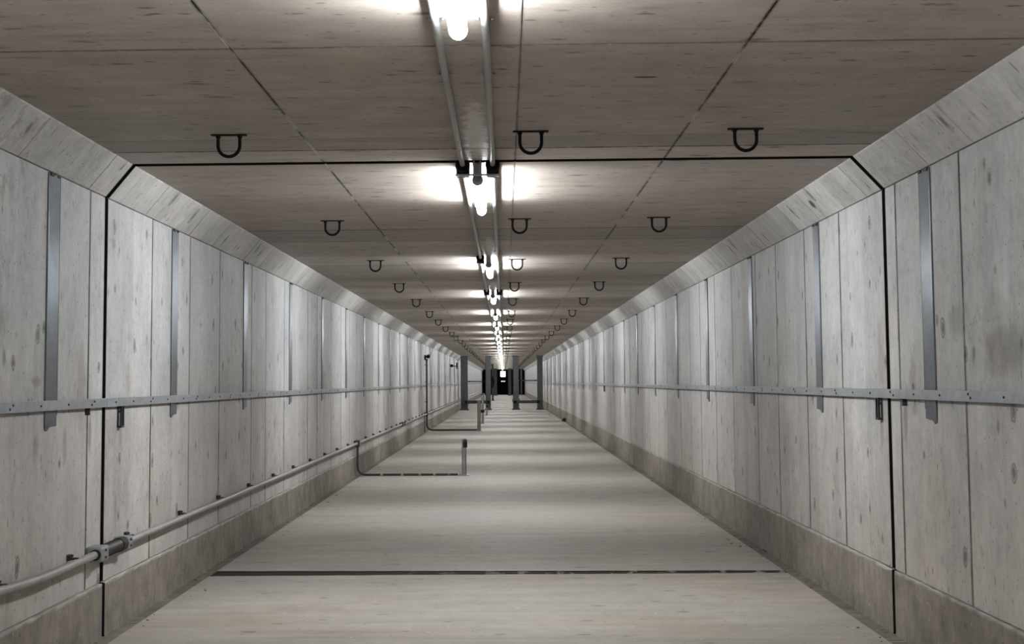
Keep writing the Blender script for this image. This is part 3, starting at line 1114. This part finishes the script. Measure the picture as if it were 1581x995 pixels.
for (xw, sgn, zr, wn, lab) in ((XL, 1, 1.483, 'left', 'long galvanised flat rail along the wall that carries the low pipe'),
                               (XR, -1, 1.503, 'right', 'long galvanised flat rail along the wall without a pipe')):
    t = empty('wall_rail', (xw, 0, zr))
    bm = bmesh.new()
    x0, x1 = sgn * 0.026, sgn * 0.034
    h = 0.0285
    # shallow channel: web and two returned lips
    segs = [(Y0 + 0.1, 6.69), (6.694, 58.9), (58.905, Y1 - 0.1)]
    for a, b in segs:
        box(bm, min(x0, x1), max(x0, x1), a, b, -h, h, 0.001)
        xi = sgn * 0.016
        box(bm, min(xi, x0), max(xi, x0), a, b, h - 0.004, h, 0)
        box(bm, min(xi, x0), max(xi, x0), a, b, -h, -h + 0.004, 0)
    link('channel', bm, M['galv'], t)
    bm = bmesh.new()
    box(bm, min(0, sgn * 0.017), max(0, sgn * 0.017), -0.025, 0.025, -0.022, 0.027, 0.002)
    s0 = link('standoff', bm, M['dark'], t)
    ys = [6.43 if sgn > 0 else 6.31]
    y = ys[0] + 2.18
    while y < 100:
        ys.append(y)
        y += 2.18
    ys.append(ys[0] - 2.18)
    for k, y in enumerate(ys):
        c = s0 if k == 0 else s0.copy()
        c.location = (0, y, 0)
        if k:
            C.objects.link(c)
    bm = bmesh.new()
    box(bm, min(0, sgn * 0.028), max(0, sgn * 0.028), -0.006, 0.006, -0.072, -0.020, 0.001)
    o = link('tail_lug', bm, M['dark'], t)
    o.location = (0, ys[0], 0)
    bm = bmesh.new()
    tube(bm, [(0.030 * sgn, 0, 0), (0.038 * sgn, 0, 0)], 0.0068, 8)
    b0 = link('bolt', bm, M['dark'], t)
    k = 0
    yy = 4.3
    while yy < 22:
        for dz in ((0.0,) if k % 3 else (0.011, -0.009)):
            c = b0 if k == 0 and dz == 0.011 else b0.copy()
            c.location = (0, yy + random.uniform(-0.02, 0.02) + dz * 2, dz)
            if c is not b0:
                C.objects.link(c)
        k += 1
        yy += 0.36 if yy < 12 else 0.75
    hy = [6.98] if sgn > 0 else [6.735, 25.2]
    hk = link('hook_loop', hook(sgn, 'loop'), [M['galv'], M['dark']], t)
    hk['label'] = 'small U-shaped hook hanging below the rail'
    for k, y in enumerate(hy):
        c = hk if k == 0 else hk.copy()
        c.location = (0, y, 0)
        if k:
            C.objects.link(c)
    tag(t, lab, 'rail')

# ------------------------------------------------------------------ low pipe on the left wall
PX, PR, PZ = XL + 0.016 + 0.040, 0.0245, 0.552
t = empty('wall_pipe', (PX, 0, 0))
bm = bmesh.new()
tube(bm, [(0, 2.0, 0.63), (0, 4.2, 0.625), (0, 4.7, 0.605), (0, 5.25, 0.574), (0, 5.50, 0.558), (0, 5.75, 0.549), (0, 6.05, 0.548), (0, 6.47, PZ)], PR, 14)
tube(bm, [(0, 6.95, PZ), (0, Y1 - 0.2, PZ + 0.02)], PR, 14)
link('tube', bm, M['pipe'], t, True)
bm = bmesh.new()
box(bm, -0.040, 0.008, -0.010, 0.010, 0.016, 0.030, 0.003)
box(bm, -0.056, -0.034, -0.016, 0.016, 0.012, 0.048, 0.003)
tube(bm, [(-0.036, 0, 0.040), (-0.022, 0, 0.040)], 0.007, 8)
c0 = link('clamp', bm, M['dark'], t)
ys = [5.32, 6.20, 7.12]
y = 8.28
while y < 75:
    ys.append(y)
    y += 1.10
for k, y in enumerate(ys):
    c = c0 if k == 0 else c0.copy()
    z = PZ if y > 6 else 0.569
    c.location = (0, y, z)
    if k:
        C.objects.link(c)
tag(t, 'long grey pipe running low along the wall above the plinth', 'pipe')

t = empty('pipe_coupling', (PX, 6.70, PZ))
bm = bmesh.new()
box(bm, -0.058, 0.046, -0.235, -0.120, -0.047, 0.047, 0.012)
fl = link('clamp_block', bm, M['galv'], t)
fl['label'] = 'near galvanised clamp block'
bm = bmesh.new()
tube(bm, [(0.005, -0.2352, 0), (0.005, -0.242, 0)], 0.034, 16)
link('bushing', bm, M['rubber'], fl, True)
bm = bmesh.new()
box(bm, -0.058, 0.040, 0.225, 0.315, -0.043, 0.043, 0.010)
fl = link('clamp_block', bm, M['galv'], t)
fl['label'] = 'far galvanised clamp block'
bm = bmesh.new()
pts, rs = [], []
y = -0.12
k = 0
while y < 0.16:
    pts.append((-0.002, y, 0)); rs.append(0.044 if k % 2 else 0.038)
    y += 0.011
    k += 1
tube(bm, pts, rs, 18)
link('ribbed_sleeve', bm, M['dark'], t, True)
bm = bmesh.new()
tube(bm, [(-0.002, 0.150, 0), (-0.002, 0.226, 0)], [0.047, 0.047], 18)
link('sealing_cuff', bm, M['rubber'], t, True)
bm = bmesh.new()
for s in (-1, 1):
    tube(bm, [(0.046, -0.18, s * 0.022), (0.052, -0.18, s * 0.022)], 0.008, 8)
    tube(bm, [(0.040, 0.27, s * 0.020), (0.046, 0.27, s * 0.020)], 0.008, 8)
link('bolt', bm, M['dark'], t)
tag(t, 'galvanised expansion coupling on the low pipe where the wall joint crosses', 'pipe coupling')

# a second fitting farther along
t = empty('pipe_joint', (PX, 25.9, PZ + 0.003))
bm = bmesh.new()
box(bm, -0.058, 0.042, -0.34, -0.24, -0.045, 0.045, 0.01)
box(bm, -0.058, 0.042, 0.24, 0.34, -0.045, 0.045, 0.01)
link('clamp_block', bm, M['dark'], t)
bm = bmesh.new()
tube(bm, [(0, -0.26, 0), (0, 0.26, 0)], 0.036, 14)
link('sleeve', bm, M['dark'], t, True)
tag(t, 'dark pipe joint on the low pipe between the two floor conduits', 'pipe joint')

# ------------------------------------------------------------------ floor conduits and standpipes
FY = 17.9
t = empty('tee_box', (PX, FY, PZ))
bm = bmesh.new()
box(bm, -0.052, 0.048, -0.075, 0.075, -0.05, 0.055, 0.01)
link('body', bm, M['dark'], t)
bm = bmesh.new()
box(bm, 0.0475, 0.054, -0.06, 0.06, -0.04, 0.045, 0.003)
link('lid', bm, M['galv'], t)
tag(t, 'dark tee box on the low pipe above the nearer floor conduit', 'junction box')

t = empty('floor_conduit', (0, FY, 0))
bm = bmesh.new()
tube(bm, fillet([(PX + 0.005, 0, PZ - 0.045), (PX + 0.005, 0, 0.020), (-0.80, -0.09, 0.020)], 0.16, 8), 0.0195, 10)
link('tube', bm, M['dark'], t, True)
bm = bmesh.new()
for x in (-2.1, -1.75, -1.45, -1.2, -0.95):
    box(bm, x - 0.02, x + 0.02, -0.06 - 0.04, 0.02, 0.0, 0.037, 0.004)
link('saddle', bm, M['galv'], t)
tag(t, 'grey conduit dropping from the tee box and crossing the floor, the nearer one', 'conduit', 'conduits crossing the floor')


def standpipe(loc, h, r, label, cap=True):
    t = empty('standpipe', loc)
    bm = bmesh.new()
    # flat-sided post: a channel section with two lips
    box(bm, -r, r, -r * 0.9, -r * 0.55, 0, h, 0.004)
    box(bm, -r, -r * 0.55, -r * 0.9, r * 0.9, 0, h, 0.004)
    box(bm, r * 0.55, r, -r * 0.9, r * 0.9, 0, h, 0.004)
    link('post', bm, M['pipe'], t)
    bm = bmesh.new()
    tube(bm, [(0, 0, 0.0), (0, 0, h - 0.02)], r * 0.5, 12)
    link('inner_pipe', bm, M['pipe'], t, True)
    bm = bmesh.new()
    box(bm, -0.10, 0.09, -0.07, 0.07, 0, 0.014, 0.004)
    box(bm, -0.09, -r, -0.03, 0.03, 0.012, 0.035, 0.004)
    link('base_plate', bm, M['galv'], t)
    if cap:
        bm = bmesh.new()
        pts = [(0.012, 0, h - 0.15), (0.012, 0, h - 0.145), (0.012, 0, h - 0.05), (0.010, 0, h - 0.02), (0.006, 0, h - 0.003), (0.004, 0, h + 0.004)]
        tube(bm, pts, [r * 1.0, r * 1.22, r * 1.22, r * 1.1, r * 0.7, r * 0.15], 14)
        c = link('cap', bm, M['rubber'], t, True)
        bm = bmesh.new()
        for a in range(4):
            tube(bm, [(0.012, 0, h - 0.14 + a * 0.024), (0.012, 0, h - 0.131 + a * 0.024)], r * 1.28, 14)
        link('cap_rib', bm, M['iron'], c)
    return tag(t, label, 'standpipe', 'standpipes on the floor')


standpipe((-0.69, 17.8, 0), 0.625, 0.036, 'short post with a rounded black cap, ending the nearer floor conduit')

FY2 = 33.85
t = empty('tee_box', (PX, FY2, PZ + 0.005))
bm = bmesh.new()
box(bm, -0.052, 0.05, -0.09, 0.09, -0.06, 0.06, 0.01)
link('body', bm, M['dark'], t)
bm = bmesh.new()
box(bm, 0.0495, 0.056, -0.07, 0.07, -0.045, 0.045, 0.003)
link('lid', bm, M['galv'], t)
tag(t, 'dark tee box where the tall vertical conduit crosses the low pipe', 'junction box')

t = empty('floor_conduit', (0, FY2, 0))
bm = bmesh.new()
xv = XL + 0.064
tube(bm, fillet([(xv, 0, 2.32), (xv, 0, 0.035), (-0.88, -0.05, 0.035)], 0.22, 8), 0.031, 12)
link('tube', bm, M['dark'], t, True)
bm = bmesh.new()
for z in (0.95, 1.6, 2.15):
    box(bm, XL, xv + 0.034, -0.045, 0.045, z - 0.012, z + 0.012, 0.003)
link('wall_clamp', bm, M['dark'], t)
bm = bmesh.new()
tube(bm, fillet([(PX - 0.02, -0.55, PZ - 0.02), (PX - 0.02, -0.55, 0.06), (PX - 0.02, -0.55, 0.0)], 0.02, 3), 0.014, 8)
link('drain_stub', bm, M['dark'], t, True)
tag(t, 'tall dark conduit down the wall and across the floor, the farther one', 'conduit', 'conduits crossing the floor')

t = empty('wall_fixture', (XL, FY2 - 0.1, 2.40))
bm = bmesh.new()
box(bm, 0.0, 0.05, -0.09, 0.09, -0.09, 0.07, 0.01)
link('mounting_box', bm, M['iron'], t)
bm = bmesh.new()
tube(bm, [(0.04, 0, 0.0), (0.13, 0.02, 0.02)], 0.022, 10)
link('arm', bm, M['dark'], t, True)
bm = bmesh.new()
tube(bm, [(0.11, -0.06, 0.015), (0.115, -0.02, 0.018), (0.13, 0.06, 0.028), (0.14, 0.10, 0.032)], [0.05, 0.062, 0.062, 0.045], 14)
link('head', bm, M['iron'], t, True)
bm = bmesh.new()
tube(bm, [(xv - 0 - XL, 0.1, -0.05), (xv - XL, 0.1, -0.12)], 0.04, 12)
link('gland', bm, M['dark'], t, True)
tag(t, 'small black wall fixture at the top of the tall vertical conduit', 'wall fixture')

standpipe((-0.815, 33.70, 0), 0.97, 0.055, 'tall bare post ending the farther floor conduit', False)
p2 = standpipe((-0.815, 39.3, 0), 1.03, 0.045, 'tall bare post with a black band, behind the second floor conduit post', False)
bm = bmesh.new()
tube(bm, [(0, 0, 0.42), (0, 0, 0.53)], 0.072, 14)
link('band', bm, M['rubber'], p2, True)
standpipe((-0.82, 48.8, 0), 0.52, 0.040, 'thin low post just before the steel columns', True)
standpipe((-1.45, 74.0, 0), 0.75, 0.06, 'pale stub post between the pipe-wall column pair, beyond the low beam', False)

# a bracket arm on the left wall just before the columns
t = empty('wall_bracket', (XL, 50.0, 2.37))
bm = bmesh.new()
box(bm, 0, 0.14, -0.05, 0.05, -0.07, 0.06, 0.01)
link('base', bm, M['iron'], t)
bm = bmesh.new()
tube(bm, [(0.12, 0, -0.02), (0.32, 0, -0.03)], 0.025, 10)
link('arm', bm, M['dark'], t, True)
bm = bmesh.new()
box(bm, 0.29, 0.35, -0.08, 0.08, -0.15, 0.14, 0.015)
link('end_plate', bm, M['iron'], t)
tag(t, 'small dark bracket with an arm on the wall just before the columns', 'bracket')


# ------------------------------------------------------------------ steel columns
def column(x0, x1, y, label, base=0.10, gus=False, bottom=0.0, dy=0.32):
    t = empty('steel_column', ((x0 + x1) / 2, y, 0))
    w = (x1 - x0) / 2
    d = dy / 2
    bm = bmesh.new()
    tf = 0.035
    box(bm, -w, w, -d, -d + tf, 0.03, ZC - 0.02, 0.006)
    box(bm, -w, w, d - tf, d, 0.03, ZC - 0.02, 0.006)
    box(bm, -0.02, 0.02, -d + tf, d - tf, 0.03, ZC - 0.02, 0)
    box(bm, -w, -w + 0.03, -d, d, 0.03, ZC - 0.02, 0.004)
    link('shaft', bm, M['column'], t)
    bm = bmesh.new()
    box(bm, -w - base, w + base, -d - 0.08, d + 0.08, 0, 0.03, 0.006)
    link('base_plate', bm, M['column'], t)
    bm = bmesh.new()
    for s in (-1, 1):
        a = [(s * w, -d - 0.001, 0.03), (s * (w + base * 0.9), -d - 0.001, 0.03), (s * w, -d - 0.001, 0.11)]
        f = [bm.verts.new(p) for p in a]
        g = [bm.verts.new((p[0], p[1] + 0.02, p[2])) for p in a]
        bm.faces.new(f); bm.faces.new(list(reversed(g)))
        for i in range(3):
            bm.faces.new((f[i], f[(i + 1) % 3], g[(i + 1) % 3], g[i]))
    if gus:
        for q in (-0.6, 0, 0.6):
            box(bm, q * w - 0.025, q * w + 0.025, -d - 0.07, -d, 0.03, 0.30, 0.004)
        box(bm, -w - 0.04, w + 0.05, -d - 0.03, -d + 0.0, 0.42, 0.62, 0.01)
    bmesh.ops.recalc_face_normals(bm, faces=bm.faces[:])
    link('gusset', bm, M['column'], t)
    bm = bmesh.new()
    box(bm, -w - 0.05, w + 0.05, -d - 0.04, d + 0.04, ZC - 0.022, ZC - 0.001, 0.004)
    box(bm, -w - 0.01, -w + 0.06, -d - 0.03, -d, ZC - 0.14, ZC - 0.02, 0.004)
    box(bm, w - 0.06, w + 0.01, -d - 0.03, -d, ZC - 0.14, ZC - 0.02, 0.004)
    link('cap_plate', bm, M['column'], t)
    return tag(t, label, 'column', 'steel columns across the tunnel')


YC_ = 58.2
column(-2.42, -2.03, YC_, 'dark steel column close against the pipe-bearing wall', 0.07)
c2 = column(-1.04, -0.74, YC_, 'steel column with a black handwheel, beside the tall posts', 0.06)
c3 = column(0.50, 0.835, YC_, 'steel column on a wide ribbed foot, across the walkway from the handwheel', 0.08, True)
column(1.86, 2.17, YC_, 'dark steel column close against the pipeless wall', 0.07)
bm = bmesh.new()
ring = [(0.31 * math.cos(a) * 0.40 + 0.20, -0.05 + 0.05 * math.cos(a), 1.55 + 0.31 * math.sin(a)) for a in [2 * PI * i / 24 for i in range(25)]]
tube(bm, ring, 0.03, 8, False)
box(bm, 0.10, 0.30, -0.085, -0.03, 1.28, 1.82, 0.06)
box(bm, 0.13, 0.22, -0.06, 0.0, 1.52, 1.58, 0.01)
hw = link('handwheel', bm, M['iron'], c2)
hw['label'] = 'black oval handwheel'


def beam(x0, x1, y, z0, z1, label, mat='dark'):
    t = empty('cross_beam', ((x0 + x1) / 2, y, (z0 + z1) / 2))
    w, h = (x1 - x0) / 2, (z1 - z0) / 2
    bm = bmesh.new()
    box(bm, -w, w, -0.05, -0.03, -h, h, 0.004)
    box(bm, -w, w, -0.03, 0.05, h - 0.02, h, 0.003)
    box(bm, -w, w, -0.03, 0.05, -h, -h + 0.02, 0.003)
    link('channel', bm, M[mat], t)
    bm = bmesh.new()
    for s in (-1, 1):
        box(bm, s * (w - 0.10) - 0.07, s * (w - 0.10) + 0.07, -0.066, -0.050, -h * 0.85, h * 0.85, 0.004)
    link('end_plate', bm, M['iron'], t)
    return tag(t, label, 'beam', 'cross beams between the steel columns')


beam(-2.22, -0.78, YC_ - 0.215, 0.37, 0.54, 'low dark beam between the two columns nearer the pipe-bearing wall')
beam(0.52, 2.00, YC_ - 0.245, 0.36, 0.53, 'low dark beam between the two columns nearer the pipeless wall')
beam(-2.03, -1.04, YC_ + 0.10, 1.57, 1.63, 'thin waist-high beam between the columns nearer the pipe-bearing wall', 'column')
beam(0.835, 1.86, YC_ + 0.10, 1.60, 1.66, 'thin waist-high beam between the columns nearer the pipeless wall', 'column')

# far posts before the dark tunnel end
column(-1.02, -0.86, 86.0, 'slim steel post standing midway beyond the columns', 0.05, dy=0.2)
column(-1.15, -0.79, 117.0, 'far steel column before the dark tunnel end, on the handwheel side', 0.08)
column(0.46, 0.82, 117.0, 'far steel column before the dark tunnel end, on the ribbed-foot side', 0.08)
t = empty('steel_post', (1.98, 118.5, 0))
bm = bmesh.new()
box(bm, -0.09, 0.09, -0.08, 0.08, 0.02, ZC - 0.02, 0.01)
link('shaft', bm, M['column'], t)
bm = bmesh.new()
box(bm, -0.16, 0.16, -0.15, 0.15, 0, 0.022, 0.004)
link('base_plate', bm, M['column'], t)
tag(t, 'thin post before the dark tunnel end on the pipeless-wall side', 'post', 'thin posts before the bulkhead')
o = copy_tree(t, (-2.0, 118.5, 0))
tag(o, 'thin post before the dark tunnel end on the pipe-bearing-wall side', 'post', 'thin posts before the bulkhead')

# lit panel and strip on the dark tunnel end
t = empty('lit_panel', (-0.12, Y1 - 0.02, 2.46))
bm = bmesh.new()
box(bm, -0.30, 0.30, -0.10, 0.006, -0.34, 0.34, 0.01)
link('housing', bm, M['dark'], t)
bm = bmesh.new()
box(bm, -0.27, 0.27, -0.115, -0.099, -0.31, 0.31, 0.005)
link('glowing_face', bm, M['sign'], t)
tag(t, 'bright white lit panel on the dark tunnel end', 'lit panel')
t = empty('strip_lamp', (-0.10, Y1 - 0.02, 1.62))
bm = bmesh.new()
box(bm, -0.27, 0.27, -0.08, 0.006, -0.10, 0.14, 0.01)
link('housing', bm, M['dark'], t)
bm = bmesh.new()
for s in (-1, 1):
    box(bm, s * 0.13 - 0.10, s * 0.13 + 0.10, -0.09, -0.079, -0.085, 0.020, 0.004)
link('glowing_face', bm, M['dim'], t)
tag(t, 'small bright strip lamp under the lit panel on the dark tunnel end', 'lamp')

# ------------------------------------------------------------------ small things on the floor
t = empty('rubber_plug', (XR - 0.085, 41.0, 0.0))
bm = bmesh.new()
tube(bm, [(0, -0.09, 0.06), (0, -0.085, 0.06), (0, 0.0, 0.075), (0, 0.09, 0.07), (0, 0.1, 0.07)], [0.03, 0.068, 0.078, 0.06, 0.02], 12)
link('body', bm, M['rubber'], t, True)
bm = bmesh.new()
tube(bm, [(-0.09, -0.04, 0.035), (-0.04, 0.0, 0.07), (0.03, 0.05, 0.13)], 0.022, 8)
link('lever', bm, M['iron'], t, True)
tag(t, 'black lump of rubber lying in the gutter by the pipeless wall', 'rubber plug')

bm = bmesh.new()
random.seed(5)
for k in range(420):
    side = random.choice((-1, 1))
    y = 5.2 + 24 * random.random() ** 1.6
    if side < 0:
        x = XL + 0.02 + 0.24 * random.random() ** 1.8
    else:
        x = XR - 0.012 - 0.24 * random.random() ** 1.8
    s = 0.003 + 0.011 * random.random() ** 3
    r = bmesh.ops.create_icosphere(bm, subdivisions=1, radius=s)
    for v in r['verts']:
        v.co = Vector((v.co.x * random.uniform(0.7, 1.6), v.co.y * random.uniform(0.7, 1.5), v.co.z * random.uniform(0.4, 0.9)))
    bmesh.ops.translate(bm, verts=r['verts'], vec=(x, y, (-0.006 if abs(x - (XL if side < 0 else XR)) < 0.115 else 0.0) + s * 0.3))
o = link('debris', bm, M['crumb'])
o['kind'] = 'stuff'
tag(o, 'scattered concrete crumbs along the floor edges', 'debris')

# ------------------------------------------------------------------ world, camera, view
w = bpy.data.worlds.new('World')
bpy.context.scene.world = w
w.use_nodes = True
w.node_tree.nodes['Background'].inputs[0].default_value = (0, 0, 0, 1)

f, pitch, yaw, roll = 1600.92, 0.057052, 0.008161, -0.007876
cp, sp, cy, sy = math.cos(pitch), math.sin(pitch), math.cos(yaw), math.sin(yaw)
fw = Vector((sy * cp, cy * cp, sp))
rt = Vector((cy, -sy, 0))
up = rt.cross(fw)
cr, sr = math.cos(roll), math.sin(roll)
R_, U_ = rt * cr + up * sr, up * cr - rt * sr
cam = bpy.data.cameras.new('camera')
co = bpy.data.objects.new('camera', cam)
C.objects.link(co)
mw = Matrix(((R_.x, U_.x, -fw.x, 0), (R_.y, U_.y, -fw.y, 0), (R_.z, U_.z, -fw.z, 1.6), (0, 0, 0, 1)))
co.matrix_world = mw
cam.sensor_fit = 'HORIZONTAL'
cam.sensor_width = 36.0
cam.lens = f / 1581 * 36.0
cam.clip_start = 0.05
cam.clip_end = 400
bpy.context.scene.camera = co

sc = bpy.context.scene
sc.view_settings.view_transform = 'Standard'
sc.view_settings.look = 'None'
sc.view_settings.gamma = 1.0
sc.view_settings.use_curve_mapping = False
sc.view_settings.exposure = 1.22
sc.cycles.max_bounces = 10
sc.cycles.diffuse_bounces = 7
sc.cycles.use_light_tree = True
sc.cycles.caustics_reflective = False
sc.cycles.sample_clamp_indirect = 4.0
